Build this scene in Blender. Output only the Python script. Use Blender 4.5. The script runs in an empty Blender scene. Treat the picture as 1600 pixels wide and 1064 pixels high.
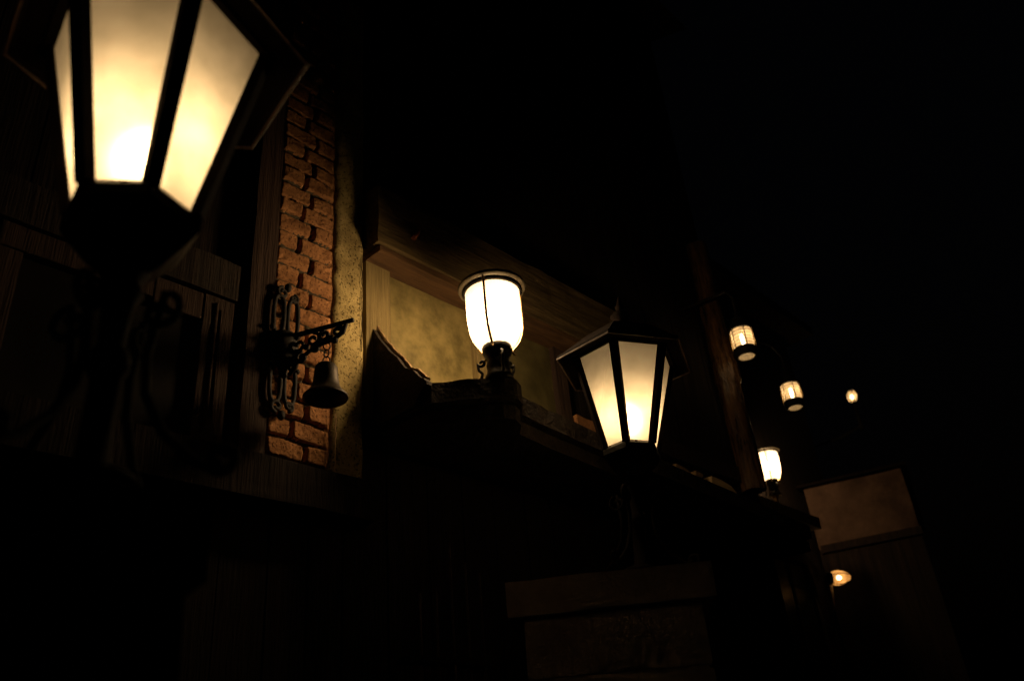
import bpy, bmesh, math, random
from mathutils import Vector, Matrix, noise
R = math.radians
rnd = random.Random(7)

# ------------------------------------------------------------------ camera, sky, exposure
scn = bpy.context.scene
cd = bpy.data.cameras.new('camera')
cam = bpy.data.objects.new('camera', cd)
scn.collection.objects.link(cam)
scn.camera = cam
# rows: world X, Y, Z expressed in the camera's (right, down, forward) frame
_M = ((0.718, -0.397, -0.572), (0.691, 0.305, 0.655), (-0.085, -0.866, 0.493))
right = Vector((_M[0][0], _M[1][0], _M[2][0])).normalized()
down = Vector((_M[0][1], _M[1][1], _M[2][1]))
fwd = right.cross(down).normalized()
down = fwd.cross(right).normalized()
m = Matrix((( right.x, -down.x, -fwd.x), (right.y, -down.y, -fwd.y), (right.z, -down.z, -fwd.z))).to_4x4()
m.translation = Vector((0, 0, 1.6))
cam.matrix_world = m
cd.sensor_width = 36
cd.lens = 36 * 1327 / 1600
cd.clip_start = 0.02
cd.clip_end = 500
cd.dof.use_dof = True
cd.dof.focus_distance = 3.1
cd.dof.aperture_fstop = 2.5

w = bpy.data.worlds.new('World')
scn.world = w
w.use_nodes = True
nt = w.node_tree
bg = nt.nodes['Background']
sky = nt.nodes.new('ShaderNodeTexSky')
sky.sky_type = 'NISHITA'
sky.sun_disc = False
sky.sun_elevation = R(-4)
sky.sun_rotation = R(200)
nt.links.new(sky.outputs[0], bg.inputs[0])
bg.inputs[1].default_value = 0.03
scn.view_settings.view_transform = 'Standard'
scn.view_settings.look = 'None'
scn.view_settings.exposure = 0
scn.view_settings.gamma = 1
scn.cycles.use_denoising = True
scn.cycles.max_bounces = 8
scn.cycles.transparent_max_bounces = 12
scn.cycles.sample_clamp_indirect = 4
scn.cycles.sample_clamp_direct = 0
scn.cycles.caustics_reflective = False
scn.cycles.caustics_refractive = False

WARM = (1.0, 0.66, 0.33)

# ------------------------------------------------------------------ materials
def new_mat(name):
    mt = bpy.data.materials.new(name); mt.use_nodes = True
    return mt, mt.node_tree, mt.node_tree.nodes['Principled BSDF']

def surf(name, c1, c2, scale=8, stretch=(1, 1, 1), rough=0.7, bump=0.3, metal=0.0, bdist=0.01, fine=60, spec=0.5, pits=0):
    mt, t, p = new_mat(name)
    N, L = t.nodes, t.links
    tc = N.new('ShaderNodeTexCoord'); mp = N.new('ShaderNodeMapping')
    mp.inputs['Scale'].default_value = stretch
    L.new(tc.outputs['Object'], mp.inputs[0])
    n1 = N.new('ShaderNodeTexNoise'); n1.inputs['Scale'].default_value = scale
    n1.inputs['Detail'].default_value = 8; n1.inputs['Roughness'].default_value = 0.65
    n2 = N.new('ShaderNodeTexNoise'); n2.inputs['Scale'].default_value = fine
    n2.inputs['Detail'].default_value = 5
    L.new(mp.outputs[0], n1.inputs['Vector']); L.new(mp.outputs[0], n2.inputs['Vector'])
    cr = N.new('ShaderNodeValToRGB')
    cr.color_ramp.elements[0].position = 0.35; cr.color_ramp.elements[1].position = 0.68
    cr.color_ramp.elements[0].color = (*c1, 1); cr.color_ramp.elements[1].color = (*c2, 1)
    L.new(n1.outputs['Fac'], cr.inputs[0])
    col = cr.outputs[0]
    ad = N.new('ShaderNodeMath'); ad.operation = 'ADD'
    L.new(n1.outputs['Fac'], ad.inputs[0])
    ml = N.new('ShaderNodeMath'); ml.operation = 'MULTIPLY'; ml.inputs[1].default_value = 0.5
    L.new(n2.outputs['Fac'], ml.inputs[0]); L.new(ml.outputs[0], ad.inputs[1])
    h = ad.outputs[0]
    if pits:
        v = N.new('ShaderNodeTexNoise'); v.inputs['Scale'].default_value = pits
        v.inputs['Detail'].default_value = 3
        L.new(tc.outputs['Object'], v.inputs['Vector'])
        r2 = N.new('ShaderNodeValToRGB')
        r2.color_ramp.elements[0].position = 0.34; r2.color_ramp.elements[0].color = (0.12, 0.1, 0.08, 1)
        r2.color_ramp.elements[1].position = 0.42; r2.color_ramp.elements[1].color = (1, 1, 1, 1)
        L.new(v.outputs['Fac'], r2.inputs[0])
        mx = N.new('ShaderNodeMixRGB'); mx.blend_type = 'MULTIPLY'; mx.inputs[0].default_value = 0.8
        L.new(col, mx.inputs[1]); L.new(r2.outputs[0], mx.inputs[2]); col = mx.outputs[0]
        a2 = N.new('ShaderNodeMath'); a2.operation = 'ADD'
        L.new(h, a2.inputs[0]); L.new(r2.outputs[0], a2.inputs[1]); h = a2.outputs[0]
    L.new(col, p.inputs['Base Color'])
    p.inputs['Roughness'].default_value = rough
    p.inputs['Metallic'].default_value = metal
    p.inputs['Specular IOR Level'].default_value = spec
    if bump:
        b = N.new('ShaderNodeBump'); b.inputs['Strength'].default_value = bump; b.inputs['Distance'].default_value = bdist
        L.new(h, b.inputs['Height']); L.new(b.outputs[0], p.inputs['Normal'])
    return mt

M = {}
M['brick'] = surf('brick_red', (0.19, 0.086, 0.036), (0.36, 0.175, 0.075), scale=14, rough=0.95, bump=0.8, bdist=0.004, fine=120, spec=0.1, pits=140)
M['mortar'] = surf('mortar_dirty', (0.035, 0.028, 0.02), (0.10, 0.08, 0.05), scale=30, rough=1, bump=1, bdist=0.012, spec=0.1)
M['stucco'] = surf('stucco_ochre', (0.19, 0.142, 0.058), (0.38, 0.295, 0.125), scale=9, rough=0.95, bump=0.9, bdist=0.006, fine=90, spec=0.1, pits=130)
M['timber_dark'] = surf('timber_dark', (0.010, 0.007, 0.005), (0.028, 0.017, 0.011), scale=6, stretch=(6, 6, 0.35), rough=0.8, bump=0.7, fine=30, spec=0.25)
M['timber_post'] = surf('timber_post', (0.022, 0.012, 0.008), (0.05, 0.028, 0.019), scale=6, stretch=(7, 7, 0.3), rough=0.85, bump=0.9, fine=30, spec=0.25)
M['timber_jamb'] = surf('timber_jamb', (0.10, 0.072, 0.028), (0.20, 0.15, 0.06), scale=6, stretch=(8, 8, 0.4), rough=0.8, bump=0.5, fine=30, spec=0.25)
M['timber_beam'] = surf('timber_beam', (0.05, 0.034, 0.015), (0.13, 0.09, 0.038), scale=5, stretch=(6, 0.5, 6), rough=0.85, bump=0.7, fine=28, spec=0.2)
M['soffit'] = surf('timber_soffit', (0.05, 0.026, 0.012), (0.11, 0.058, 0.024), scale=6, stretch=(8, 0.5, 8), rough=0.75, bump=0.6, fine=28, spec=0.25)
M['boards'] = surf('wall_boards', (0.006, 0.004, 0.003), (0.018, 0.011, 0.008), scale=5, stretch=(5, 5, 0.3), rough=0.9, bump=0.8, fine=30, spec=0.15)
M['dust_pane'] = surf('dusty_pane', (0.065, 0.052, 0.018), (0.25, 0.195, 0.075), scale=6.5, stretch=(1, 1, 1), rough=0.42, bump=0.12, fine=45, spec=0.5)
M['dust_pane_shaded'] = surf('dusty_pane_shaded', (0.05, 0.042, 0.016), (0.12, 0.10, 0.04), scale=6.5, rough=0.42, bump=0.12, fine=45, spec=0.5)  # darker copy, the lamp's fall-off put into the colour
M['dark_glass'] = surf('dark_glass', (0.008, 0.007, 0.006), (0.018, 0.015, 0.012), scale=4, rough=0.35, bump=0.05, spec=0.35)
M['slate'] = surf('canopy_slate', (0.012, 0.009, 0.007), (0.035, 0.026, 0.019), scale=12, rough=0.9, bump=1.0, bdist=0.02, fine=50, spec=0.2)
M['edge'] = surf('pale_lit_tone', (0.14, 0.085, 0.04), (0.34, 0.23, 0.11), scale=25, rough=0.9, bump=1.0, fine=70, spec=0.2)  # pale tone stands in for lamplight on edge and wall patches
M['iron'] = surf('black_iron', (0.004, 0.0035, 0.003), (0.009, 0.008, 0.006), scale=30, rough=0.4, bump=0.6, bdist=0.004, fine=70, spec=0.12)
M['iron_dull'] = surf('dull_iron', (0.008, 0.007, 0.006), (0.018, 0.014, 0.011), scale=30, rough=0.75, bump=0.3, bdist=0.003, fine=120, spec=0.3)
M['roof_iron'] = surf('dark_roof_iron', (0.003, 0.002, 0.0017), (0.008, 0.005, 0.004), scale=30, rough=0.85, bump=0.3, bdist=0.003, fine=120, spec=0.03)  # near-black, low-gloss iron
M['bell'] = surf('bell_bronze', (0.02, 0.014, 0.009), (0.04, 0.028, 0.016), scale=14, rough=0.55, bump=0.3, bdist=0.003, metal=0.6, fine=90)
M['brass'] = surf('aged_brass', (0.30, 0.20, 0.09), (0.50, 0.36, 0.18), scale=30, rough=0.38, bump=0.15, bdist=0.002, metal=0.85, fine=100)
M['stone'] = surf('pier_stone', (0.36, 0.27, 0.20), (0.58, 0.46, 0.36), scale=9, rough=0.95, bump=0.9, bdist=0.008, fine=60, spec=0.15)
M['stone_shaded'] = surf('shaded_stone', (0.02, 0.016, 0.013), (0.05, 0.04, 0.032), scale=9, rough=1, bump=0.9, bdist=0.008, fine=60, spec=0.05)  # dark copy of the pier stone, shade put into the colour
M['brass_rim'] = surf('dull_brass', (0.045, 0.036, 0.02), (0.085, 0.068, 0.042), scale=30, rough=0.5, bump=0.15, bdist=0.002, metal=0.2, fine=100)
M['plaster_far'] = surf('far_plaster', (0.035, 0.021, 0.015), (0.11, 0.066, 0.045), scale=2.2, rough=0.95, bump=0.6, bdist=0.02, fine=25, spec=0.1)
M['asphalt'] = surf('road_cobble', (0.02, 0.018, 0.016), (0.045, 0.04, 0.035), scale=8, rough=0.8, bump=0.7, bdist=0.02, fine=40)
M['bark'] = surf('wet_log', (0.022, 0.012, 0.006), (0.15, 0.075, 0.03), scale=5, stretch=(5, 5, 0.9), rough=0.2, bump=1.0, bdist=0.02, fine=18, spec=0.6)
M['lit_chip'] = surf('lit_wall_chip', (0.40, 0.26, 0.11), (0.75, 0.55, 0.28), scale=6, stretch=(10, 0.4, 10), rough=0.8, bump=0.5, fine=30)  # bright tone stands in for lamplight on a wall gap
M['rust'] = surf('rusty_hook', (0.25, 0.06, 0.03), (0.4, 0.12, 0.05), scale=30, rough=0.7, bump=0.4)
M['reddish_trim'] = surf('reddish_iron', (0.03, 0.015, 0.009), (0.08, 0.04, 0.02), scale=30, rough=0.6, bump=0.4)  # reddish tone, on the eaves it stands in for a lit line
M['crack'] = surf('crack_dark', (0.01, 0.008, 0.005), (0.02, 0.015, 0.01), rough=1, bump=0)
M['vine'] = surf('dry_vine', (0.3, 0.18, 0.09), (0.45, 0.28, 0.15), scale=20, rough=0.8, bump=0.3)

def glass_mat(name, trans_w, diff_w, through, tint=(1, 0.86, 0.62), ripple=0, sc=7, lobe=0):
    """frosted glass: scatters part of the light, lets part through"""
    mt = bpy.data.materials.new(name); mt.use_nodes = True
    t = mt.node_tree; N, L = t.nodes, t.links
    N.remove(N['Principled BSDF']); out = N['Material Output']
    tr = N.new('ShaderNodeBsdfTranslucent'); df = N.new('ShaderNodeBsdfDiffuse'); tp = N.new('ShaderNodeBsdfTransparent')
    tc = N.new('ShaderNodeTexCoord'); ns = N.new('ShaderNodeTexNoise'); ns.inputs['Scale'].default_value = sc
    ns.inputs['Detail'].default_value = 4
    L.new(tc.outputs['Object'], ns.inputs['Vector'])
    cr = N.new('ShaderNodeValToRGB')
    cr.color_ramp.elements[0].position = 0.3; cr.color_ramp.elements[1].position = 0.65
    k = 0.66 if ripple == 0 else 0.55
    cr.color_ramp.elements[0].color = (tint[0]*trans_w*k, tint[1]*trans_w*k, tint[2]*trans_w*k*.95, 1)
    cr.color_ramp.elements[1].color = (tint[0]*trans_w, tint[1]*trans_w, tint[2]*trans_w, 1)
    L.new(ns.outputs['Fac'], cr.inputs[0]); L.new(cr.outputs[0], tr.inputs[0])
    df.inputs[0].default_value = (tint[0]*diff_w, tint[1]*diff_w, tint[2]*diff_w, 1)
    tp.inputs[0].default_value = (through, through, through, 1)
    a = N.new('ShaderNodeAddShader'); b = N.new('ShaderNodeAddShader')
    L.new(tr.outputs[0], a.inputs[0]); L.new(df.outputs[0], a.inputs[1])
    L.new(a.outputs[0], b.inputs[0]); L.new(tp.outputs[0], b.inputs[1])
    L.new(b.outputs[0], out.inputs[0])
    if lobe:                                     # forward scattering: a soft blurred view of the bulb behind the frosting
        rf = N.new('ShaderNodeBsdfRefraction'); rf.inputs['IOR'].default_value = 1.5; rf.inputs['Roughness'].default_value = 0.85
        rf.inputs['Color'].default_value = (lobe, lobe*.95, lobe*.8, 1)
        c2 = N.new('ShaderNodeAddShader'); L.new(b.outputs[0], c2.inputs[0]); L.new(rf.outputs[0], c2.inputs[1])
        L.new(c2.outputs[0], out.inputs[0])
    if ripple:
        wv = N.new('ShaderNodeTexWave'); wv.bands_direction = 'Z'; wv.inputs['Scale'].default_value = ripple
        wv.inputs['Distortion'].default_value = 0.6
        L.new(tc.outputs['Object'], wv.inputs['Vector'])
        mx = N.new('ShaderNodeMixRGB'); mx.blend_type = 'MULTIPLY'; mx.inputs[0].default_value = 0.75
        L.new(cr.outputs[0], mx.inputs[1]); L.new(wv.outputs['Color'], mx.inputs[2]); L.new(mx.outputs[0], tr.inputs[0])
    return mt
G_LANT = glass_mat('frosted_pane_glass', 0.50, 0.03, 0.004, tint=(1, 0.90, 0.74), sc=12, lobe=0.55)
G_CUP = glass_mat('opal_cup_glass', 0.075, 0.03, 0.40, tint=(1, 0.95, 0.92))
G_SHIP = glass_mat('ribbed_lens_glass', 0.30, 0.12, 0.30, tint=(1, 0.80, 0.56), ripple=15, sc=30)

def bulb_mat(name, strength, col=WARM):
    mt = bpy.data.materials.new(name); mt.use_nodes = True
    t = mt.node_tree; N, L = t.nodes, t.links
    N.remove(N['Principled BSDF']); out = N['Material Output']
    e = N.new('ShaderNodeEmission'); e.inputs[0].default_value = (*col, 1); e.inputs[1].default_value = strength
    tp = N.new('ShaderNodeBsdfTransparent'); a = N.new('ShaderNodeAddShader')
    L.new(e.outputs[0], a.inputs[0]); L.new(tp.outputs[0], a.inputs[1]); L.new(a.outputs[0], out.inputs[0])
    return mt
BULB = bulb_mat('lit_bulb', 12, (1, 0.72, 0.38))
BULB_HOT = bulb_mat('lit_bulb_hot', 26, (1, 0.72, 0.38))

# ------------------------------------------------------------------ object helpers
COL = scn.collection
def tag(o, label=None, cat=None, group=None, kind=None):
    if label: o['label'] = label
    if cat: o['category'] = cat
    if group: o['group'] = group
    if kind: o['kind'] = kind
    return o
def empty(name, loc, rz=0, label=None, cat=None, group=None):
    o = bpy.data.objects.new(name, None); COL.objects.link(o)
    o.empty_display_size = 0.05
    o.location = loc; o.rotation_euler = (0, 0, rz)
    return tag(o, label, cat, group)
def link(name, bm, mat, parent=None, smooth=False):
    bmesh.ops.recalc_face_normals(bm, faces=bm.faces[:])
    me = bpy.data.meshes.new(name); bm.to_mesh(me); bm.free()
    if smooth:
        for p in me.polygons: p.use_smooth = True
    me.materials.append(mat)
    o = bpy.data.objects.new(name, me); COL.objects.link(o); o.parent = parent
    return o
def lamp(parent, loc, power, radius=0.02, col=WARM):
    l = bpy.data.lights.new('bulb_light', 'POINT'); l.energy = power; l.color = col; l.shadow_soft_size = radius
    o = bpy.data.objects.new('bulb_light', l); COL.objects.link(o); o.parent = parent; o.location = loc
    return o
def box(bm, x0, x1, y0, y1, z0, z1, bev=0.0, cuts=0, jit=0.0, seed=0):
    if cuts:
        n = cuts + 1; V = {}
        def vert(i, j, k):
            if (i, j, k) not in V:
                V[(i, j, k)] = bm.verts.new((x0 + (x1-x0)*i/n, y0 + (y1-y0)*j/n, z0 + (z1-z0)*k/n))
            return V[(i, j, k)]
        for a in range(n):
            for b in range(n):
                for e in (0, n):
                    bm.faces.new((vert(e, a, b), vert(e, a+1, b), vert(e, a+1, b+1), vert(e, a, b+1)))
                    bm.faces.new((vert(a, e, b), vert(a+1, e, b), vert(a+1, e, b+1), vert(a, e, b+1)))
                    bm.faces.new((vert(a, b, e), vert(a+1, b, e), vert(a+1, b+1, e), vert(a, b+1, e)))
        geo = list(V.values())
        if jit:
            for v in geo:
                c = v.co.copy()
                v.co += noise.noise_vector(c * 9 + Vector((seed, 0, 0))) * jit + noise.noise_vector(c * 35 + Vector((seed, 3, 0))) * jit * 0.35
        return geo
    vs = [bm.verts.new(v) for v in ((x0,y0,z0),(x1,y0,z0),(x1,y1,z0),(x0,y1,z0),(x0,y0,z1),(x1,y0,z1),(x1,y1,z1),(x0,y1,z1))]
    fs = [bm.faces.new([vs[i] for i in f]) for f in ((0,3,2,1),(4,5,6,7),(0,1,5,4),(1,2,6,5),(2,3,7,6),(3,0,4,7))]
    if bev:
        bmesh.ops.bevel(bm, geom=list({e for f in fs for e in f.edges}), offset=bev, segments=2, affect='EDGES', profile=0.6)
    return vs
def tube(bm, pts, rad, n=8, closed=False):
    """round bar along points; rad a number or a list"""
    pts = [Vector(p) for p in pts]; rings = []
    k = len(pts)
    up = Vector((0, 0, 1)); prev = None
    for i, p in enumerate(pts):
        a = pts[(i-1) % k] if (closed or i > 0) else p
        b = pts[(i+1) % k] if (closed or i < k-1) else p
        d = (b - a).normalized()
        if prev is None:
            x = d.cross(up)
            if x.length < 1e-3: x = d.cross(Vector((1, 0, 0)))
        else:
            x = prev - d * prev.dot(d)
        x.normalize(); y = d.cross(x).normalized(); prev = x
        r = rad[i] if isinstance(rad, (list, tuple)) else rad
        rings.append([bm.verts.new(p + (x * math.cos(2*math.pi*j/n) + y * math.sin(2*math.pi*j/n)) * r) for j in range(n)])
    m_ = k if closed else k - 1
    for i in range(m_):
        A, B = rings[i], rings[(i+1) % k]
        for j in range(n):
            bm.faces.new((A[j], A[(j+1) % n], B[(j+1) % n], B[j]))
    if not closed:
        bm.faces.new(rings[0][::-1]); bm.faces.new(rings[-1])
def lathe(bm, prof, n=32, z0=0, center=(0, 0), caps=(False, False)):
    rings = []
    for r, z in prof:
        rings.append([bm.verts.new((center[0] + r*math.cos(2*math.pi*j/n), center[1] + r*math.sin(2*math.pi*j/n), z0 + z)) for j in range(n)])
    for A, B in zip(rings, rings[1:]):
        for j in range(n): bm.faces.new((A[j], A[(j+1) % n], B[(j+1) % n], B[j]))
    if caps[0]: bm.faces.new(rings[0][::-1])
    if caps[1]: bm.faces.new(rings[-1])
def sphere(bm, c, r, sub=2, sz=1.0):
    bmesh.ops.create_icosphere(bm, subdivisions=sub, radius=r, matrix=Matrix.Translation(c) @ Matrix.Diagonal((1, 1, sz, 1)))
def prism(bm, poly, z0, z1):
    a = [bm.verts.new((x, y, z0)) for x, y in poly]; b = [bm.verts.new((x, y, z1)) for x, y in poly]
    n = len(poly)
    bm.faces.new(a[::-1]); bm.faces.new(b)
    for i in range(n): bm.faces.new((a[i], a[(i+1) % n], b[(i+1) % n], b[i]))
def spiral(c, r0, r1, a0, turns, n=22, plane='xz'):
    out = []
    for i in range(n):
        t = i/(n-1); r = r0 + (r1-r0)*t; a = a0 + turns*2*math.pi*t
        u, v = r*math.cos(a), r*math.sin(a)
        out.append((c[0]+u, c[1], c[2]+v) if plane == 'xz' else (c[0], c[1]+u, c[2]+v))
    return out

# ------------------------------------------------------------------ ground
bm = bmesh.new(); box(bm, -80, 120, -80, 160, -0.2, 0)
tag(link('street', bm, M['asphalt']), kind='structure')

# ------------------------------------------------------------------ the old building on the left
WX = -2.2
bld = empty('old_building', (WX, 2.0, 0), 0,
            'old timber framed building with brick strip, ochre plaster pilaster and dusty window beside the bell', 'building')
def part(name, bm, mat, parent=bld, smooth=False):
    """geometry given in world coordinates, stored relative to the building's base"""
    bmesh.ops.translate(bm, vec=(-WX, -2.0, 0), verts=bm.verts[:])
    return link(name, bm, mat, parent, smooth)

# board wall behind everything, with gaps between boards
bm = bmesh.new()
y = -3.0
while y < 4.65:
    wd = rnd.uniform(0.13, 0.2)
    box(bm, -2.75, WX - 0.045 - rnd.uniform(0, 0.006), y, min(y + wd - 0.006, 4.70), 0.0, 7.2)
    y += wd
box(bm, -6.0, -2.76, -3.0, 4.70, 0.0, 7.2)
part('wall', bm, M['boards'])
bm = bmesh.new()
vs = [bm.verts.new(v) for v in ((-1.95,-3.2,7.15),(-1.95,4.8,7.15),(-6.3,4.8,8.9),(-6.3,-3.2,8.9))]
f = bm.faces.new(vs); bmesh.ops.solidify(bm, geom=[f], thickness=0.12)
part('roof', bm, M['slate'])

# brick strip: one continuous surface, bricks standing proud of deep worn joints
rows = []
z = 2.655; i = 0
while z < 5.0:
    rows.append((z, 1.300 + (0.098 if i % 2 else 0.148) + rnd.uniform(-0.010, 0.010), rnd.uniform(-0.008, 0.006), rnd.uniform(-0.008, 0.006), rnd.uniform(-.04, .04), rnd.uniform(-.04, .04), rnd.uniform(0, 50)))
    z += 0.0742; i += 1
def brick_x(y, z):
    wy = y + noise.noise(Vector((y*16, z*16, 4)))*0.005 + noise.noise(Vector((y*60, z*60, 8)))*0.002
    wz = z + noise.noise(Vector((y*13, z*20, 9)))*0.005 + noise.noise(Vector((y*70, z*70, 1)))*0.002
    k = max(0, min(len(rows)-1, int((wz - 2.655)/0.0742)))
    r = rows[k]
    left = wy < r[1]
    yc, hy = ((1.300 + r[1])/2, (r[1]-1.300)/2 - .0065) if left else ((r[1] + 1.556)/2, (1.556-r[1])/2 - .0065)
    tl = r[4] if left else r[5]
    zc = r[0] + 0.0371 + (y - yc)*tl
    u = abs(wy - yc) - hy; v = abs(wz - zc) - 0.0300
    rad = 0.010
    qx, qz = max(u + rad, 0), max(v + rad, 0)
    d = math.hypot(qx, qz) - rad                 # distance outside the rounded brick outline
    d += noise.noise(Vector((y*45, z*45, r[6])))*0.0022
    top = (r[2] if left else r[3])
    t = min(1, max(0, (d + 0.004)/0.010)); t = t*t*(3-2*t)
    rough_ = noise.noise(Vector((y*22, z*22, r[6])))*0.004 + noise.noise(Vector((y*80, z*80, 3)))*0.0022 + noise.noise(Vector((y*190, z*190, 3)))*0.0011
    chip = max(0, noise.noise(Vector((y*17, z*17, r[6] + 9))) - .35)*0.02
    face = WX + 0.006 + top + rough_ - chip
    deep = WX - 0.017 - (0.022 if (u > v) else 0) + noise.noise(Vector((y*50, z*50, 7)))*0.006
    xx = face*(1-t) + deep*t
    s_ = min(1, max(0, (y - 1.525)/0.015))
    return xx*(1-s_) + (WX - .004)*s_, t*(1-s_)
bm = bmesh.new(); NYB, NZB = 92, 800
g = []; tt = []
for a in range(NZB+1):
    zz = 2.636 + (4.95-2.636)*a/NZB
    ra = []; rt = []
    for b in range(NYB+1):
        yy = 1.294 + (1.566-1.294)*b/NYB
        x, t = brick_x(yy, zz)
        ra.append(bm.verts.new((x, yy, zz))); rt.append(t)
    g.append(ra); tt.append(rt)
for a in range(NZB):
    for b in range(NYB):
        f = bm.faces.new((g[a][b], g[a][b+1], g[a+1][b+1], g[a+1][b]))
        if tt[a][b] + tt[a+1][b+1] + tt[a][b+1] + tt[a+1][b] > 2.2: f.material_index = 1
br = part('brick_strip', bm, M['brick'], smooth=True)
br.data.materials.append(M['mortar'])

# ochre plaster pilaster, rough left margin
bm = bmesh.new()
NZ, NY = 170, 14
grid = []
for a in range(NZ+1):
    row = []
    zz = 2.62 + (5.0-2.62)*a/NZ
    ly = 1.540 + noise.noise(Vector((0, 3.3, zz*16)))*0.010 + noise.noise(Vector((0, 1.3, zz*60)))*0.004
    ry = 1.677 + noise.noise(Vector((0, 7.3, zz*9)))*0.003
    for b in range(NY+1):
        t = b/NY; yy = ly + (ry-ly)*t
        x = WX + 0.012 - 0.020*max(0, 1-t*6)**2 - 0.008*max(0, (t-0.9)*10)**2
        x += noise.noise(Vector((yy*14, zz*14, 0)))*0.005 + noise.noise(Vector((yy*60, zz*60, 2)))*0.0022
        row.append(bm.verts.new((x, yy, zz)))
    grid.append(row)
for a in range(NZ):
    for b in range(NY): bm.faces.new((grid[a][b], grid[a][b+1], grid[a+1][b+1], grid[a+1][b]))
ed = [e for e in bm.edges if e.is_boundary]
r = bmesh.ops.extrude_edge_only(bm, edges=ed)
for v in r['geom']:
    if isinstance(v, bmesh.types.BMVert): v.co.x = WX - 0.08
pil = part('pilaster', bm, M['stucco'], smooth=True)
bm = bmesh.new()
pts = []
for k in range(40):
    zz = 3.14 + 0.43*k/39
    pts.append((WX + 0.0165, 1.664 + noise.noise(Vector((zz*30, 0, 0)))*0.006 + noise.noise(Vector((zz*90, 0, 0)))*0.003, zz))
tube(bm, pts, [0.0012 + 0.0016*abs(noise.noise(Vector((k*.4, 2, 0)))) for k in range(40)], n=5)
part('crack', bm, M['crack'], parent=pil)

# timber post left of the bricks
bm = bmesh.new(); box(bm, WX - 0.1, WX + 0.018, 1.203, 1.294, 2.62, 5.2, cuts=24, jit=0.004, seed=3)
part('timber_post', bm, M['timber_post'])
# sill beam below the bricks
bm = bmesh.new(); box(bm, WX - 0.1, WX + 0.05, -2.5, 1.70, 2.50, 2.635, cuts=18, jit=0.006, seed=9)
part('sill_beam', bm, M['boards'])

# left window bay: lintel, jamb, dark opening
bay = empty('window', (0, 0, 0)); bay.parent = bld
bay['label'] = 'dark window left of the timber post'
bm = bmesh.new(); box(bm, WX - 0.05, WX + 0.012, 0.30, 1.166, 3.16, 3.30, cuts=14, jit=0.005, seed=2)
part('lintel', bm, M['timber_dark'], parent=bay)
bm = bmesh.new()
box(bm, WX - 0.05, WX - 0.002, 1.060, 1.160, 2.66, 3.155, cuts=14, jit=0.003, seed=4)
box(bm, WX - 0.05, WX - 0.004, 0.90, 1.055, 3.06, 3.156, bev=0.004)
box(bm, WX - 0.05, WX - 0.004, 0.46, 0.895, 3.08, 3.157, bev=0.004)
box(bm, WX - 0.05, WX - 0.004, 0.40, 0.53, 2.66, 3.075, bev=0.004)
tube(bm, [(WX + 0.001, 1.10, 2.70 + 0.012*k) for k in range(37)], 0.0055, n=8)
tube(bm, [(WX + 0.001, 1.118, 2.74 + 0.012*k) for k in range(32)], 0.003, n=6)
part('jamb', bm, M['timber_post'], parent=bay)
bm = bmesh.new(); box(bm, WX - 0.044, WX - 0.030, 0.53, 1.058, 2.64, 3.075)
part('pane', bm, M['dark_glass'], parent=bay)

# right window bay, lit by the cup lamp
win = empty('window', (0, 0, 0)); win.parent = bld
win['label'] = 'lit window with dusty yellow panes under the beam'
bm = bmesh.new(); box(bm, WX - 0.05, WX - 0.006, 1.702, 1.822, 2.90, 3.60, cuts=16, jit=0.0025, seed=6)
box(bm, WX - 0.05, WX - 0.028, 1.823, 1.836, 2.90, 3.59, bev=0.003)
part('jamb', bm, M['timber_jamb'], parent=win)
bm = bmesh.new()
box(bm, WX - 0.05, WX + 0.0, 2.285, 2.315, 2.90, 3.60, bev=0.005)
box(bm, WX - 0.05, WX - 0.015, 2.316, 2.43, 2.90, 3.595, cuts=10, jit=0.003, seed=8)
part('mullion', bm, M['timber_jamb'], parent=win)
bm = bmesh.new()
box(bm, WX - 0.05, WX - 0.005, 2.82, 2.90, 2.90, 3.60, cuts=10, jit=0.003, seed=11)
part('jamb', bm, M['timber_post'], parent=win)
for (a, b) in ((1.837, 2.284), (2.431, 2.819)):
    bm = bmesh.new()
    g = box(bm, WX - 0.042, WX - 0.034, a, b, 2.90, 3.597, cuts=12)
    for v in g:
        v.co.x += noise.noise(v.co*5)*0.0022
    part('pane', bm, M['dust_pane' if a < 2 else 'dust_pane_shaded'], parent=win, smooth=False)

# beam above the lit window
bm = bmesh.new(); box(bm, WX - 0.05, -2.105, 1.684, 3.30, 3.604, 3.888, cuts=30, jit=0.005, seed=13)
bb = part('beam', bm, M['timber_beam'])
bm = bmesh.new(); box(bm, WX - 0.045, -2.115, 1.70, 3.28, 3.572, 3.600, cuts=26, jit=0.004, seed=17)
part('soffit_strip', bm, M['soffit'], parent=bb)
bm = bmesh.new()
tube(bm, [(-2.11, 1.86, 3.70), (-2.09, 1.862, 3.70), (-2.075, 1.864, 3.708), (-2.070, 1.866, 3.724), (-2.076, 1.867, 3.738)], [0.009, .008, .007, .006, .004], n=8)
sphere(bm, (-2.098, 1.861, 3.70), 0.013)
part('hook', bm, M['rust'], parent=bb, smooth=True)

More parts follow.
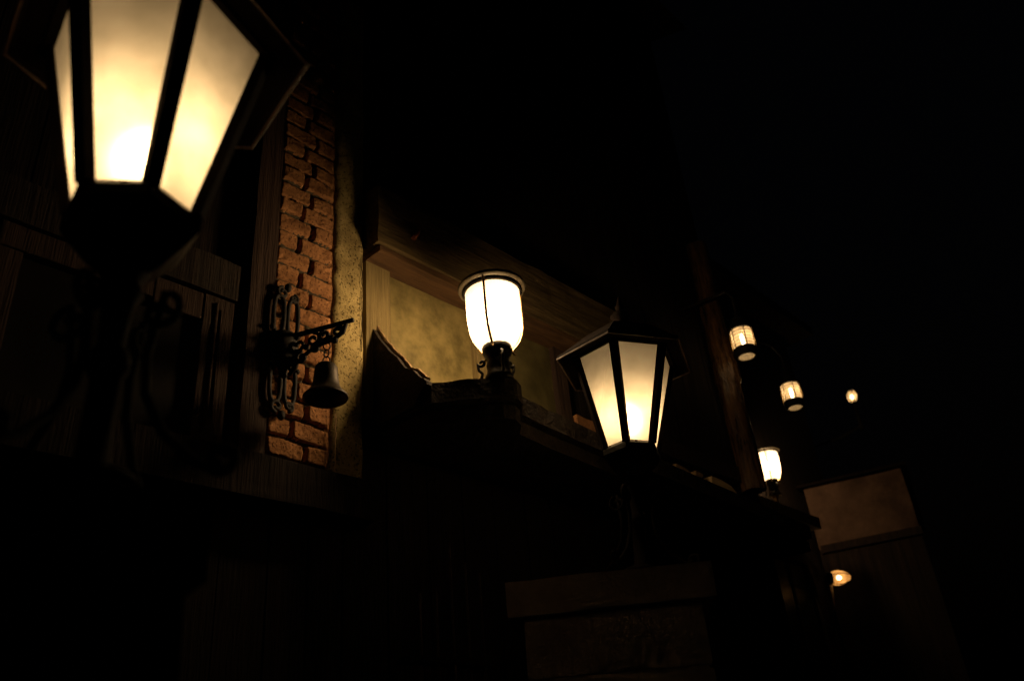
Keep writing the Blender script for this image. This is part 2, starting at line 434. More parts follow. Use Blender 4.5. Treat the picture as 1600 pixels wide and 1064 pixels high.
# lower ledge canopy carrying the cup lamp
top = 2.93
poly = [(WX - 0.04, 1.742), (-1.92, 1.755), (-1.888, 1.790), (-1.80, 1.862), (-1.735, 1.930), (-1.722, 1.975), (-1.742, 2.02), (-1.800, 2.075),
        (-1.822, 2.25), (-1.842, 2.5), (-1.856, 2.75), (-1.875, 3.1), (-1.90, 3.5), (-1.925, 3.95), (-1.958, 4.45), (-1.97, 4.66), (WX - 0.04, 4.66)]
bm = bmesh.new()
prism(bm, poly, top - 0.075, top)
bmesh.ops.subdivide_edges(bm, edges=[e for e in bm.edges], cuts=3, use_grid_fill=False)
for v in bm.verts:
    v.co += noise.noise_vector(v.co*14)*0.004
can = part('canopy', bm, M['slate'])
bm = bmesh.new()
poly2 = [(x + (0.03 if x < -2.1 else -0.035), y + 0.02) for x, y in poly]
prism(bm, poly2, top - 0.135, top - 0.080)
part('moulding', bm, M['slate'], parent=can)
# raking board that closes the canopy's end, rising to the window jamb
bm = bmesh.new()
N_ = 40; ft = []; bt = []
for k in range(N_+1):
    t = k/N_
    x = (WX - 0.03) + t*(0.03 + 0.285)
    zt = 3.302 - 0.372*t - 0.028*math.sin(t*math.pi) + noise.noise(Vector((t*7, 0, 3)))*0.016 + noise.noise(Vector((t*30, 0, 5)))*0.005
    zt = max(zt, top - 0.01) if t > .9 else zt
    ft.append((x, zt))
for side in (0, 1):
    yy = 1.733 if side == 0 else 1.757
    rowt = [bm.verts.new((x, yy + (0.004*noise.noise(Vector((x*20, side, 0)))), zt)) for x, zt in ft]
    rowb = [bm.verts.new((x, yy, 2.862 if k_ < N_-8 else 2.862 + (zt - .012 - 2.862)*(k_-N_+8)/8)) for k_, (x, zt) in enumerate(ft)]
    bt.append((rowt, rowb))
for k in range(N_):
    for (rt, rb) in bt: bm.faces.new((rt[k], rt[k+1], rb[k+1], rb[k]))
    bm.faces.new((bt[0][0][k], bt[0][0][k+1], bt[1][0][k+1], bt[1][0][k]))
    bm.faces.new((bt[0][1][k], bt[0][1][k+1], bt[1][1][k+1], bt[1][1][k]))
for k in (0, N_):
    bm.faces.new((bt[0][0][k], bt[0][1][k], bt[1][1][k], bt[1][0][k]))
rk = part('raking_board', bm, M['slate'], parent=can)
bm = bmesh.new()
tube(bm, [(x + 0.004, 1.760, zt + 0.001) for x, zt in ft[1:-3]], [0.009 + 0.005*noise.noise(Vector((k*.5, 0, 0))) for k in range(len(ft)-4)], n=7)
o = part('lit_edge_strip', bm, M['edge'], parent=can); o['label'] = 'pale strip painting the lamplit edge of the raking board'  # lit top edge painted as a pale strip

# brick patch, then pale chips painting lamplit wall gaps above the canopy edge
bm = bmesh.new(); box(bm, WX - 0.04, WX + 0.005, 2.92, 3.10, 3.10, 3.235, cuts=5, jit=0.006, seed=21)
part('brick_patch', bm, M['brick'])
def chip(name, yz, out, mat):
    bm = bmesh.new()
    f_ = [bm.verts.new((WX + out, y_, z_)) for y_, z_ in yz]; k_ = [bm.verts.new((WX - .04, y_, z_)) for y_, z_ in yz]
    n_ = len(yz); bm.faces.new(f_); bm.faces.new(k_[::-1])
    for j in range(n_): bm.faces.new((f_[j], f_[(j+1) % n_], k_[(j+1) % n_], k_[j]))
    return part(name, bm, mat)
chip('lit_wall_patch', [(3.712, 3.167), (3.793, 3.16), (3.867, 3.139), (3.865, 3.117), (3.775, 3.106), (3.71, 3.124)], .012, M['edge'])
chip('lit_wall_patch', [(3.902, 3.169), (3.976, 3.163), (3.955, 3.14), (3.899, 3.143)], .012, M['edge'])
chip('lit_wall_chip', [(4.056, 3.169), (4.155, 3.167), (4.258, 3.15), (4.313, 3.116), (4.13, 3.069), (4.04, 3.091)], .015, M['lit_chip'])
# dark rail above those patches leaves only a narrow gap
bm = bmesh.new(); box(bm, WX - 0.045, WX + 0.008, 3.10, 4.66, 3.205, 3.30, cuts=14, jit=0.01, seed=31)
part('rail', bm, M['timber_dark'])
# fluted glossy log post by the first ship lantern
bm = bmesh.new()
n = 26; rings = []
for k in range(60):
    zz = 3.15 + 1.75*k/59
    ring = []
    for j in range(n):
        a = 2*math.pi*j/n
        r_ = 0.066 + 0.013*noise.noise(Vector((math.cos(a)*3.2, math.sin(a)*3.2, zz*1.5))) + 0.012*noise.noise(Vector((math.cos(a)*9, math.sin(a)*9, zz*2.0)))
        if 3.85 < zz < 4.0: r_ += 0.012
        ring.append(bm.verts.new((-2.155 + r_*math.cos(a), 4.46 + r_*math.sin(a), zz)))
    rings.append(ring)
for A, B in zip(rings, rings[1:]):
    for j in range(n): bm.faces.new((A[j], A[(j+1) % n], B[(j+1) % n], B[j]))
part('log_post', bm, M['bark'], smooth=True)
# grille over a low opening
gr = empty('grille', (0, 0, 0)); gr.parent = bld
for k, yy in enumerate((1.835, 1.905, 1.975, 2.045, 2.11)):
    bm = bmesh.new()
    zt = (2.27, 2.30, 2.46, 2.40, 2.37)[k]
    pts = [(-2.10, yy, 1.6 + (zt-1.6)*q/24) for q in range(25)]
    tube(bm, pts, [0.0035 + 0.0012*(q % 2) for q in range(25)], n=6)
    part('grille_bar', bm, M['reddish_trim'], parent=gr)
for za in (2.06, 1.58):
    bm = bmesh.new(); box(bm, -2.155, -2.093, 1.78, 2.15, za, za + .015)
    part('crossbar', bm, M['iron'], parent=gr)

# ------------------------------------------------------------------ hexagonal lanterns on stone piers
def hexpt(r, a, z): return Vector((r*math.cos(a), r*math.sin(a), z))
GB, GT = 0.447, 0.782
RB, RT = 0.085, 0.163
def make_lantern(loc, rz, tilt, label, bulb_h, power, group):
    t = empty('post_lantern', loc, rz, label, 'lantern', group)
    t.rotation_euler = (tilt[0], tilt[1], rz)
    A = [math.radians(60*k) for k in range(6)]
    # panes
    for k in range(6):
        bm = bmesh.new()
        a, b = A[k], A[(k+1) % 6]
        p0, p1, p2, p3 = hexpt(RB-.004, a, GB+.004), hexpt(RB-.004, b, GB+.004), hexpt(RT-.006, b, GT-.004), hexpt(RT-.006, a, GT-.004)
        n = 6
        for i in range(n):
            for j in range(n):
                def q(u, v): return p0.lerp(p1, u).lerp(p3.lerp(p2, u), v)
                bm.faces.new([bm.verts.new(q(*uv)) for uv in ((i/n, j/n), ((i+1)/n, j/n), ((i+1)/n, (j+1)/n), (i/n, (j+1)/n))])
        bmesh.ops.remove_doubles(bm, verts=bm.verts[:], dist=1e-5)
        link('pane', bm, G_LANT, t)
    for k in range(6):
        bm = bmesh.new(); a = A[k]
        d = Vector((math.cos(a), math.sin(a), 0)); s = Vector((-math.sin(a), math.cos(a), 0))
        vs = []
        for (r_, z, wd) in ((RB, GB-.004, .0125), (RT, GT+.004, .0155)):
            c = d*r_ + Vector((0, 0, z))
            vs.append([bm.verts.new(c + d*o_ + s*w_) for o_, w_ in ((.007, -wd*.75), (.007, wd*.75), (-.008, wd), (-.008, -wd))])
        bm.faces.new(vs[0]); bm.faces.new(vs[1])
        for j in range(4): bm.faces.new((vs[0][j], vs[0][(j+1) % 4], vs[1][(j+1) % 4], vs[1][j]))
        link('glazing_bar', bm, M['roof_iron'], t)
    # roof: soffit ring, eave rim, pyramid
    def hexring(bm, prof):
        rings = [[bm.verts.new(hexpt(r_, a, z)) for a in A] for r_, z in prof]
        for P, Q in zip(rings, rings[1:]):
            for j in range(6): bm.faces.new((P[j], P[(j+1) % 6], Q[(j+1) % 6], Q[j]))
        return rings
    bm = bmesh.new()
    rg = hexring(bm, [(RT-.012, GT-.002), (RT+.012, GT-.010), (RT+.014, GT-.004), (.214, GT-.004), (.220, GT-.012), (.2235, GT-.012), (.225, GT+.002), (.21, GT+.012), (.12, GT+.100), (.05, GT+.13)])
    bm.faces.new(rg[-1]);
    roof = link('roof', bm, M['roof_iron'], t)
    bm = bmesh.new()
    lathe(bm, [(.048, .0), (.05, .015), (.03, .022), (.018, .04), (.03, .052), (.034, .064), (.022, .08), (.010, .09), (.016, .104), (.010, .118), (.003, .150)], n=16, z0=GT+.128, caps=(True, True))
    link('finial', bm, M['roof_iron'], roof, True)
    bm = bmesh.new(); tube(bm, [hexpt(.2255, a, GT-.0125) for a in A], .0032, n=6, closed=True)
    link('lit_eave_line', bm, M['reddish_trim'], roof)  # lit eave line put in as a lighter strip
    # floor and collar under the glass
    bm = bmesh.new()
    rg = hexring(bm, [(.03, GB-.012), (RB+.004, GB-.006), (RB+.007, GB-.010), (RB+.007, GB-.028), (RB-.004, GB-.045), (.05, GB-.085), (.035, GB-.10)])
    bm.faces.new(rg[0]); bm.faces.new(rg[-1])
    link('collar', bm, M['iron'], t)
    bm = bmesh.new()
    lathe(bm, [(.034, GB-.10), (.022, GB-.12), (.03, GB-.135), (.02, GB-.155), (.016, GB-.22), (.026, GB-.235), (.026, GB-.255), (.018, GB-.27), (.02, .06), (.05, .045), (.06, .03)], n=18, caps=(True, True))
    link('stem', bm, M['roof_iron'], t, True)
    for k in range(4):
        a = math.radians(45 + 90*k)
        pts = spiral((.060, 0, GB-.175), .008, .030, 0.5, 1.15, 18)[::1]
        c0 = Vector(pts[-1])
        path = pts + [(.050, 0, GB-.24), (.055, 0, .15), (.085, 0, .09), (.125, 0, .05), (.155, 0, .03)]
        path += spiral((.160, 0, .047), .020, .009, -1.6, 0.9, 10)
        bm = bmesh.new(); tube(bm, path, 0.0058, n=7)
        sphere(bm, path[-1], 0.010, 1)
        bmesh.ops.rotate(bm, cent=(0, 0, 0), matrix=Matrix.Rotation(a, 3, 'Z'), verts=bm.verts[:])
        link('scroll', bm, M['roof_iron'], t, True)
    bm = bmesh.new()
    lathe(bm, [(.075, 0.002), (.078, .012), (.06, .02), (.055, .032)], n=24, caps=(True, True))
    link('base_plate', bm, M['iron'], t, True)
    bm = bmesh.new(); sphere(bm, (0, 0, GB+bulb_h), .030, 3, 1.15); b_ = link('bulb', bm, BULB, t, True)
    lamp(t, (0, 0, GB+bulb_h), power, .022)
    return t

def make_pier(corners, ztop, label, group, mat=None):
    mat = mat or M['stone']
    cx = sum(c[0] for c in corners)/4; cy = sum(c[1] for c in corners)/4
    t = empty('stone_pier', (cx, cy, 0), 0, label, 'pier', group)
    def off(s): return [((x-cx)*s, (y-cy)*s) for x, y in corners]
    bm = bmesh.new(); prism(bm, off(1), ztop-.098, ztop)
    bmesh.ops.subdivide_edges(bm, edges=bm.edges[:], cuts=7, use_grid_fill=True)
    for v in bm.verts: v.co += noise.noise_vector(v.co*12 + Vector((cx*9, 0, 0)))*0.005
    link('cap', bm, mat, t)
    bm = bmesh.new()                                        # coursed shaft: rings stepping in at every mortar joint
    q = off(.86); per = 12; zs = []; zz = ztop - .101
    while zz > 0.02:
        zs += [(zz, .99), (zz - .008, 1.0), (max(zz - .155, .01), 1.0), (max(zz - .163, .005), .99), (max(zz - .165, .002), .965), (max(zz - .172, 0), .965)]
        zz -= .173
    rings = []
    for zv, sc_ in zs:
        ring_ = []
        for e in range(4):
            A_, B_ = q[e], q[(e+1) % 4]
            for u_ in range(per):
                f_ = u_/per
                v_ = Vector((A_[0] + (B_[0]-A_[0])*f_, A_[1] + (B_[1]-A_[1])*f_, zv)); v_.x *= sc_; v_.y *= sc_
                ring_.append(bm.verts.new(v_ + noise.noise_vector(v_*14 + Vector((cx*9, 0, 0)))*0.007))
        rings.append(ring_)
    for A_, B_ in zip(rings, rings[1:]):
        for j in range(4*per): bm.faces.new((A_[j], A_[(j+1) % (4*per)], B_[(j+1) % (4*per)], B_[j]))
    link('shaft', bm, mat, t)
    return t
P1, P2 = Vector((-1.677, 1.788)), Vector((-1.22, 2.153))
nrm = Vector((-0.624, 0.781))
cor = [P1, P2, P2 + nrm*.46, P1 + nrm*.46]
make_pier([(c.x, c.y) for c in cor], 2.2, 'broad stone pier with pale cap under the lantern right of the cup lamp', 'stone lantern piers')
LG = 'hexagonal lanterns with frosted panes'
ln2 = make_lantern((-1.488, 2.198, 2.2), R(55), (R(0), R(4.5)), 'smaller looking hexagonal lantern on stone pier, its whole roof and panes in view', 0.118, 1.35, LG)
ln2.scale = (1.075, 1.075, .985)
L1 = Vector((-1.027, 0.376, 1.966))
q1 = L1.xy + Vector((-.30, -.30)); 
cor = [L1.xy + Vector(v) for v in ((-.12, -.10), (.10, -.12), (.12, .10), (-.10, .12))]
make_pier([(c.x, c.y) for c in cor], L1.z, 'stone pier with shade put into its dark colour under the big nearest lantern', 'stone lantern piers', M['stone_shaded'])
ln1 = make_lantern(L1 + Vector((-.003, -.003, 0)), R(-9), (R(0), R(0)), 'large close hexagonal lantern cut off by the top of the photo', 0.122, 1.45, LG)
ln1.scale = (1.05, 1.05, 1.0)

# ------------------------------------------------------------------ cup shaped lamps
def make_cup(loc, s, label, power, group):
    t = empty('cup_lamp', loc, 0, label, 'lamp', group)
    g = [(.044, .137), (.060, .144), (.075, .158), (.087, .180), (.094, .206), (.098, .24), (.0995, .28), (.0995, .32), (.0995, .385)]
    bm = bmesh.new(); lathe(bm, [(r_, z) for r_, z in g], n=40)
    link('glass_cup', bm, G_CUP, t, True)
    bm = bmesh.new()
    lathe(bm, [(.108, .388), (.109, .372), (.113, .373), (.124, .379), (.1265, .385), (.124, .390), (.112, .393), (.090, .400), (.060, .412), (.02, .420)], n=48, caps=(False, True))
    rim = link('rim', bm, M['brass_rim'], t, True)
    bm = bmesh.new(); lathe(bm, [(.1003, .360), (.1085, .366), (.1085, .384), (.09, .388), (.02, .392)], n=40, caps=(False, True))
    link('lid', bm, M['iron_dull'], t, True)
    bm = bmesh.new()
    lathe(bm, [(.044, .0), (.052, .004), (.050, .02), (.043, .028), (.040, .05), (.043, .062), (.039, .078), (.041, .095), (.049, .106), (.053, .116), (.053, .136), (.046, .142)], n=24, caps=(True, True))
    link('stand', bm, M['iron'], t, True)
    for k in range(3):
        a = math.radians(-62 + 120*k)
        path = [(.113, 0, .392), (.110, 0, .374), (.108, 0, .36), (.1065, 0, .30), (.1065, 0, .25), (.105, 0, .222), (.098, 0, .190), (.087, 0, .162), (.074, 0, .144), (.063, 0, .132), (.058, 0, .122), (.062, 0, .112), (.070, 0, .110)]
        bm = bmesh.new(); tube(bm, path, [.0050]*2 + [.0046]*9 + [.004]*2, n=8); sphere(bm, (.110, 0, .376), .0062, 1)
        bmesh.ops.rotate(bm, cent=(0, 0, 0), matrix=Matrix.Rotation(a, 3, 'Z'), verts=bm.verts[:])
        link('guard_wire', bm, M['brass'], t, True)
        path = spiral((.060, 0, .088), .004, .015, 0, 1.0, 12) + [(.072, 0, .06), (.060, 0, .045), (.066, 0, .025), (.070, 0, .008)]
        bm = bmesh.new(); tube(bm, path, .0055, n=7)
        bmesh.ops.rotate(bm, cent=(0, 0, 0), matrix=Matrix.Rotation(a + .5, 3, 'Z'), verts=bm.verts[:])
        link('scroll', bm, M['iron'], t, True)
    bm = bmesh.new(); sphere(bm, (0, 0, .262), .030, 2, 1.3); link('bulb', bm, BULB, t, True)
    lamp(t, (0, 0, .265), power, .062)
    t.scale = (s, s, s)
    return t
CG = 'opal cup lamps with brass rims'
make_cup((-1.772, 1.944, 2.931), 1.0, 'bright white cup lamp with brass rim on the canopy corner by the dusty window', 40, CG)
cup2 = make_cup((-3.075, 6.74, 3.845), 1.05, 'small distant white cup lamp below the ship lanterns', 50, CG)

bm = bmesh.new(); lathe(bm, [(.035, -.10), (.018, -.08), (.016, -.03), (.03, 0)], n=14, caps=(True, True)); link('foot', bm, M['brass'], cup2, True)

# ------------------------------------------------------------------ bell and its wall bracket
brk = empty('bell_bracket', (WX + 0.02, 1.335, 3.03), 0, 'ornate black iron wall bracket bolted over the bricks, holding the bell', 'bracket')
def loop(cy, cz, hw, hh, x=0.012, n=26):
    return [(x, cy + hw*math.copysign(abs(math.cos(a))**.7, math.cos(a)), cz + hh*math.copysign(abs(math.sin(a))**.75, math.sin(a))) for a in [2*math.pi*i/n for i in range(n)]]
bm = bmesh.new()
for sgn in (1, -1):
    tube(bm, loop(-.028, sgn*.125, .020, .075), .0075, closed=True)
    tube(bm, loop(.026, sgn*.125, .020, .075), .0075, closed=True)
    tube(bm, spiral((.014, -.02, sgn*.215), .022, .006, 1.57 if sgn > 0 else -1.57, sgn*1.2, 18, 'yz'), .007)
    tube(bm, spiral((.014, .025, sgn*.205), .018, .005, 1.57 if sgn > 0 else -1.57, -sgn*1.2, 18, 'yz'), .006)
    sphere(bm, (.014, .0, sgn*.242), .013, 2, 1.4)
    sphere(bm, (.014, -.05, sgn*.07), .012, 1); sphere(bm, (.014, .05, sgn*.07), .012, 1)
lathe(bm, [(.045, -.055), (.052, -.03), (.05, 0), (.052, .03), (.045, .055)], n=14, center=(.0, 0), caps=(True, True))
link('back_plate', bm, M['iron_dull'], brk, True)
ad = Vector((.222, .105, 0)).normalized()
def arm_pt(d, z): return (ad.x*d, ad.y*d, z)
bm = bmesh.new()
tube(bm, [arm_pt(.02, .045), arm_pt(.10, .046), arm_pt(.18, .047), arm_pt(.262, .048)], [.010, .009, .0085, .008], n=8)
link('arm', bm, M['iron_dull'], brk, True)
bm = bmesh.new()
def vsp(d, z, r0, r1, a0, tn, n=20):
    return [arm_pt(d + (r0+(r1-r0)*i/(n-1))*math.cos(a0+tn*2*math.pi*i/(n-1)), z + (r0+(r1-r0)*i/(n-1))*math.sin(a0+tn*2*math.pi*i/(n-1))) for i in range(n)]
for (d, z, r0, tn) in ((.062, .004, .030, 1.3), (.115, .012, .026, -1.3), (.158, .018, .022, 1.3), (.205, .022, .020, -1.3), (.075, -.045, .024, 1.2), (.04, -.07, .02, -1.2), (.125, -.022, .016, 1.2)):
    tube(bm, vsp(d, z, r0, .005, 1.57, tn), .0062, n=6)
tube(bm, [arm_pt(.03, -.10), arm_pt(.06, -.06), arm_pt(.10, -.03), arm_pt(.15, -.012), arm_pt(.19, -.008), arm_pt(.225, .01), arm_pt(.235, .04)], .0075, n=7)
for d, z in ((.05, -.03), (.09, -.01), (.14, 0), (.18, .0), (.02, -.06), (.195, -.012)): sphere(bm, arm_pt(d, z), .013, 1)
link('scrollwork', bm, M['iron_dull'], brk, True)

bell = empty('hanging_bell', (WX + 0.02 + ad.x*.166, 1.335 + ad.y*.166, 2.812), 0, 'small dark bronze bell hanging from the ornate bracket by two rings', 'bell')
bm = bmesh.new()
prof = [(.0, .138), (.02, .138), (.034, .134), (.040, .124), (.0425, .10), (.0455, .07), (.050, .048), (.060, .030), (.072, .018), (.079, .010), (.080, .004), (.077, .0), (.070, .004), (.055, .022), (.044, .045), (.038, .10), (.02, .128), (0.001, .13)]
lathe(bm, prof[1:], n=36, caps=(True, True))
link('body', bm, M['bell'], bell, True)
bell.scale = (.9, .9, .9)
bm = bmesh.new(); tube(bm, [(0, 0, .12), (.002, 0, .06), (.003, 0, .01)], .003); sphere(bm, (.003, 0, .0), .010, 2)
link('clapper', bm, M['iron_dull'], bell, True)
def ring(c, r_, ax, n=14, th=.0024, st=1.25):
    out = []
    for i in range(n):
        a = 2*math.pi*i/n
        out.append((c[0] + ax.x*r_*math.cos(a), c[1] + ax.y*r_*math.cos(a), c[2] + r_*st*math.sin(a)))
    return out
for (zc, ax) in ((.154, Vector((.72, .69))), (.183, Vector((.9, .2))), (.213, Vector((.5, .86)))):
    bm = bmesh.new(); tube(bm, ring((0, 0, zc), .0125, ax), .0026, n=6, closed=True)
    link('ring', bm, M['iron_dull'], bell, True)
# thin pale cord on the wall under the bell
bm = bmesh.new()
tube(bm, [(WX + .032 + .002*noise.noise(Vector((k*.5, 0, 0))), 1.545 + .004*noise.noise(Vector((0, k*.35, 0))), 2.64 + .0085*k) for k in range(26)], .0018, n=5)
cr_ = link('dangling_cord', bm, M['vine']); tag(cr_, 'thin pale cord hanging down the brick edge below the bell', 'cord')

# ------------------------------------------------------------------ ship lanterns
def make_ship(loc, rz, label, power, group, arm=0.35, lean=(0, 0)):
    t = empty('ship_lantern', loc, rz, label, 'lantern', group)
    t.rotation_euler = (lean[0], lean[1], rz)
    bm = bmesh.new(); prof = []
    for k in range(15):
        prof.append((.060 + (.003 if k % 2 else 0), -.062 + .124*k/14))
    lathe(bm, prof, n=32); link('lens', bm, G_SHIP, t, True)
    bm = bmesh.new(); lathe(bm, [(.058, -.118), (.062, -.112), (.068, -.072), (.068, -.062), (.056, -.060), (.050, -.085), (.046, -.112)], n=28)
    cap = link('bottom_ring', bm, M['iron_dull'], t, True)
    bm = bmesh.new(); lathe(bm, [(.0575, -.112), (.03, -.116), (.001, -.117)], n=28)
    link('bottom_glass', bm, G_SHIP2, cap, True)
    bm = bmesh.new(); lathe(bm, [(.058, .062), (.070, .064), (.070, .078), (.060, .090), (.045, .125), (.03, .15), (.012, .165), (.010, .19)], n=28, caps=(True, True))
    link('top_cap', bm, M['iron_dull'], t, True)
    for k in range(6):
        a = math.radians(60*k + 12)
        bm = bmesh.new(); tube(bm, [(.070*math.cos(a), .070*math.sin(a), z) for z in (-.07, 0, .07)], .0028, n=6)
        link('guard_bar', bm, M['brass'], t, True)
    bm = bmesh.new(); sphere(bm, (0, 0, 0.0), .011, 2, 4.0); link('bulb', bm, BULB_HOT, t, True)
    lamp(t, (0, 0, 0.0), power, .012)
    return t
G_SHIP2 = glass_mat('milky_disc_glass', 0.20, 0.1, 0.8, tint=(1, 0.85, 0.6))
G_AMBER = glass_mat('amber_glass', 0.25, 0.12, 0.30, tint=(1, 0.62, 0.28), sc=30)
SG = 'hanging ship lanterns with ribbed lenses'
def hanger(name_parent, wall_pt):
    """arm from the lantern's ring up and back to the wall, a part of its lantern"""
    o = name_parent; c = Vector(o.location); wv = Vector(wall_pt) - c
    bm = bmesh.new()
    z_ = .36
    tube(bm, [(0, 0, .16), (0, 0, .30), (wv.x*.1, wv.y*.1, z_), (wv.x, wv.y, z_ + .02)], .008, n=8)
    q = link('arm', bm, M['iron_dull'], o, smooth=True)
    return q
h1 = (-1.895, 4.235, 3.965); h2 = (-2.16, 5.40, 4.065)
sl1 = make_ship(h1, 0, 'nearer and higher hanging ship lantern with ribbed lit lens', .38, SG, lean=(0, 0))
sl2 = make_ship(h2, R(0), 'second hanging ship lantern, smaller and lower right of the first', .34, SG)
hanger(sl1, (-2.26, 4.235, 0))
hanger(sl2, (-2.30, 4.66, 0))

# small far lamp on a post
fl = empty('globe_lamp', (-3.106, 9.512, 5.50), 0, 'tiny distant lit lamp on a dark bracket right of the ship lanterns', 'lamp')
bm = bmesh.new(); lathe(bm, [(.03, .05), (.055, .08), (.068, .13), (.062, .18), (.045, .21)], n=24); link('glass_globe', bm, G_SHIP, fl, True)
bm = bmesh.new(); lathe(bm, [(.05, .205), (.055, .215), (.03, .24), (.008, .25)], n=20, caps=(True, True)); link('cap', bm, M['iron_dull'], fl, True)
for k in range(6):
    a = math.radians(60*k); bm = bmesh.new()
    tube(bm, [(.036*math.cos(a), .036*math.sin(a), .05), (.06*math.cos(a), .06*math.sin(a), .08), (.074*math.cos(a), .074*math.sin(a), .13), (.066*math.cos(a), .066*math.sin(a), .18), (.05*math.cos(a), .05*math.sin(a), .21)], .005, n=6)
    link('guard_bar', bm, M['iron_dull'], fl, True)
bm = bmesh.new(); lathe(bm, [(.03, -.35), (.02, -.2), (.018, -.05), (.034, .02), (.038, .05)], n=14, caps=(True, True)); tube(bm, [(0, 0, -.3), (-.3, 0, -.36), (-.72, 0, -.36)], .016); link('stand', bm, M['iron_dull'], fl, True)
bm = bmesh.new(); sphere(bm, (0, 0, .13), .022, 2, 1.3); link('bulb', bm, BULB_HOT, fl, True)
lamp(fl, (0, 0, .13), .15, .02)
fl.scale = (.85, .85, .85)

# ------------------------------------------------------------------ farther houses
def house(name, x0, x1, y0, y1, z1, mat, label, roofover=.25):
    t = empty(name, ((x0+x1)/2, (y0+y1)/2, 0), 0, label, 'building')
    hx, hy = (x1-x0)/2, (y1-y0)/2
    bm = bmesh.new(); box(bm, -hx, hx, -hy, hy, 0, z1, cuts=6, jit=.01)
    link('wall', bm, mat, t)
    bm = bmesh.new()
    e = roofover
    P = [(-hx, -hy-e, z1+.01), (hx+e, -hy-e, z1+.01), (hx+e, hy+e, z1+.01), (-hx, hy+e, z1+.01)]
    lo = [bm.verts.new(p) for p in P]; up = [bm.verts.new((p[0], p[1], z1+.12)) for p in P]
    r1_, r2_ = bm.verts.new((-hx, -hy-e, z1+1.5)), bm.verts.new((-hx, hy+e, z1+1.5))
    bm.faces.new(lo)
    for i in range(4): bm.faces.new((lo[i], lo[(i+1) % 4], up[(i+1) % 4], up[i]))
    bm.faces.new((up[1], up[2], r2_, r1_)); bm.faces.new((up[0], up[1], r1_)); bm.faces.new((up[2], up[3], r2_)); bm.faces.new((up[3], up[0], r1_, r2_))
    link('roof', bm, M['slate'], t)
    for k in range(int((y1-y0)//1.6)):
        yy = -hy + .8 + 1.6*k
        wn = empty('window', (hx, yy, 2.9)); wn.parent = t
        bm = bmesh.new()
        box(bm, .0, .045, -.42, -.34, -.6, .6, bev=.004); box(bm, .0, .045, .34, .42, -.6, .6, bev=.004)
        box(bm, .0, .05, -.335, .335, .52, .6, bev=.004); box(bm, .0, .06, -.335, .335, -.6, -.52, bev=.004)
        box(bm, .0, .03, -.02, .02, -.515, .515); link('frame', bm, M['timber_dark'], wn)
        bm = bmesh.new(); box(bm, .012, .018, -.335, .335, -.515, .515); link('pane', bm, M['dark_glass'], wn)
    return t
house('setback_house', -7.5, -3.35, 4.80, 8.6, 6.2, M['boards'], 'dark boarded house set back behind the two ship lanterns')
sh = bpy.data.objects['setback_house']
bm = bmesh.new(); box(bm, -3.36 - sh.location.x, -3.0 - sh.location.x, 6.2 - sh.location.y, 7.35 - sh.location.y, 3.64, 3.74, cuts=5, jit=.006)
link('ledge', bm, M['timber_jamb'], sh)
far = empty('gable_house', (-3.2, 8.4, 0), 0, 'distant plastered gable wall faintly lit at lower right', 'building')
def at(px, py, D):
    c = ((px-800)/1327, (py-532)/1327, 1.0)
    return Vector((0, 0, 1.6)) + Vector([sum(_M[i][j]*c[j] for j in range(3)) for i in range(3)])*D
a_, b_ = at(1312, 752, 8.2), at(1406, 731, 8.0)
bm = bmesh.new()
d_ = Vector((b_.x-a_.x, b_.y-a_.y, 0)).normalized(); back = Vector((d_.y, -d_.x, 0))
if back.y < 0: back = -back
lo_ = [a_ - d_*.35, b_, b_ + back*2.5, a_ - d_*.35 + back*2.5]
zt = b_.z
prism(bm, [(p.x - far.location.x, p.y - far.location.y) for p in lo_], zt-.60, zt)
bmesh.ops.subdivide_edges(bm, edges=bm.edges[:], cuts=5, use_grid_fill=True)
for v in bm.verts: v.co += noise.noise_vector(v.co*2)*.012
link('wall', bm, M['plaster_far'], far)
bm = bmesh.new(); prism(bm, [(p.x - far.location.x, p.y - far.location.y) for p in lo_], 0, zt-.605)
link('shaded_lower_wall', bm, M['boards'], far)  # dark lower storey paints the shade below the ledge

bm = bmesh.new()
for k_, (u0, u1, zc, hh) in enumerate(((-.33, 1.0, zt-.60, .035),)):
    A_ = a_ + d_*u0 ; B_ = b_ + d_*.015
    pr = [A_ - back*.03, B_ - back*.03, B_ + back*.02, A_ + back*.02]
    prism(bm, [(p.x - far.location.x, p.y - far.location.y) for p in pr], zc-hh, zc+hh)
link('timber_band', bm, M['boards'], far)
bm = bmesh.new(); A_ = a_ - d_*.40; B_ = b_ + d_*.06
pr = [A_ - back*.08, B_ - back*.08, B_ + back*2.6, A_ + back*2.6]
prism(bm, [(p.x - far.location.x, p.y - far.location.y) for p in pr], zt+.004, zt+.03)
link('roof', bm, M['roof_iron'], far)

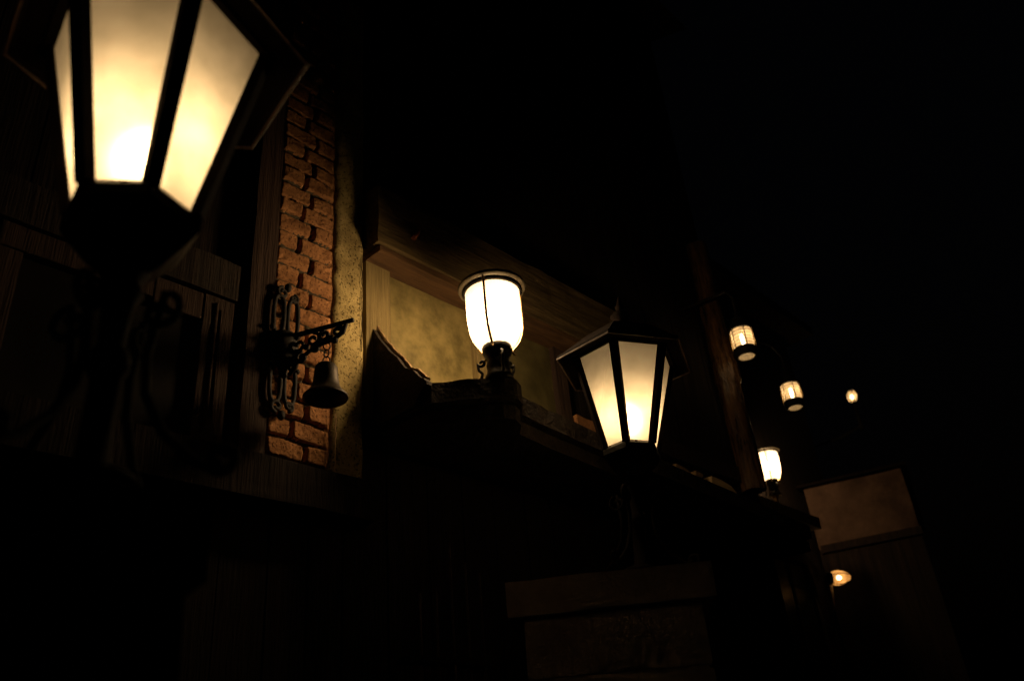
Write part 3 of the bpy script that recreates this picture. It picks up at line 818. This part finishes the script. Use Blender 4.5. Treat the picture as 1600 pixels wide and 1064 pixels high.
# angled wall lantern low on the right, with its bracket
c_ = at(1311, 902, 7.6)
wl = empty('wall_lantern', c_, 0, 'small glowing lantern lying sideways on a wall bracket, lowest light at right', 'lantern')
ax = Vector((right.x, right.y, right.z)); 
rot = Vector((0, 0, 1)).rotation_difference((ax + Vector((0, 0, .08))).normalized())
wl.rotation_mode = 'QUATERNION'; wl.rotation_quaternion = rot
bm = bmesh.new(); lathe(bm, [(.048, -.07), (.062, -.05), (.066, -.01), (.056, .04), (.036, .085), (.020, .10)], n=24, caps=(False, True)); link('glass_shade', bm, G_AMBER, wl, True)
bm = bmesh.new(); lathe(bm, [(.03, -.11), (.052, -.10), (.056, -.072), (.050, -.068)], n=20, caps=(True, False)); link('cap', bm, M['iron_dull'], wl, True)
for k in range(4):
    a = math.radians(90*k + 20); bm = bmesh.new()
    tube(bm, [(.055*math.cos(a), .055*math.sin(a), -.07), (.070*math.cos(a), .070*math.sin(a), -.01), (.060*math.cos(a), .060*math.sin(a), .04), (.03*math.cos(a), .03*math.sin(a), .098)], .004, n=6)
    link('guard_bar', bm, M['iron_dull'], wl, True)
bm = bmesh.new(); sphere(bm, (0, 0, 0), .020, 2, 1.2); link('bulb', bm, BULB, wl, True)
lamp(wl, (0, 0, 0), .26, .02)
# its bracket post: a short carved strut catching the light
p0, p1, p2 = at(1293, 900, 7.65), at(1297, 918, 7.62), at(1300, 934, 7.6)
bm = bmesh.new(); tube(bm, [p0, p1, p2, at(1302, 1000, 7.6)], [.022, .026, .018, .02], n=10)
tag(link('lantern_bracket', bm, M['edge'], smooth=True), 'short pale strut just left of the sideways lantern', 'bracket')
# round plaque above it
c_ = at(1335, 862, 8.0)
pq = empty('round_plaque', c_, 0, 'faint round wooden plaque above the sideways lantern', 'sign')
rot = Vector((0, 0, 1)).rotation_difference((Vector((0, 0, 1.6)) - c_).normalized())
pq.rotation_mode = 'QUATERNION'; pq.rotation_quaternion = rot
bm = bmesh.new(); lathe(bm, [(.001, .02), (.19, .02), (.2, .035), (.235, .035), (.24, .02), (.24, -.02), (.001, -.02)], n=40); link('disc', bm, M['stone'], pq)
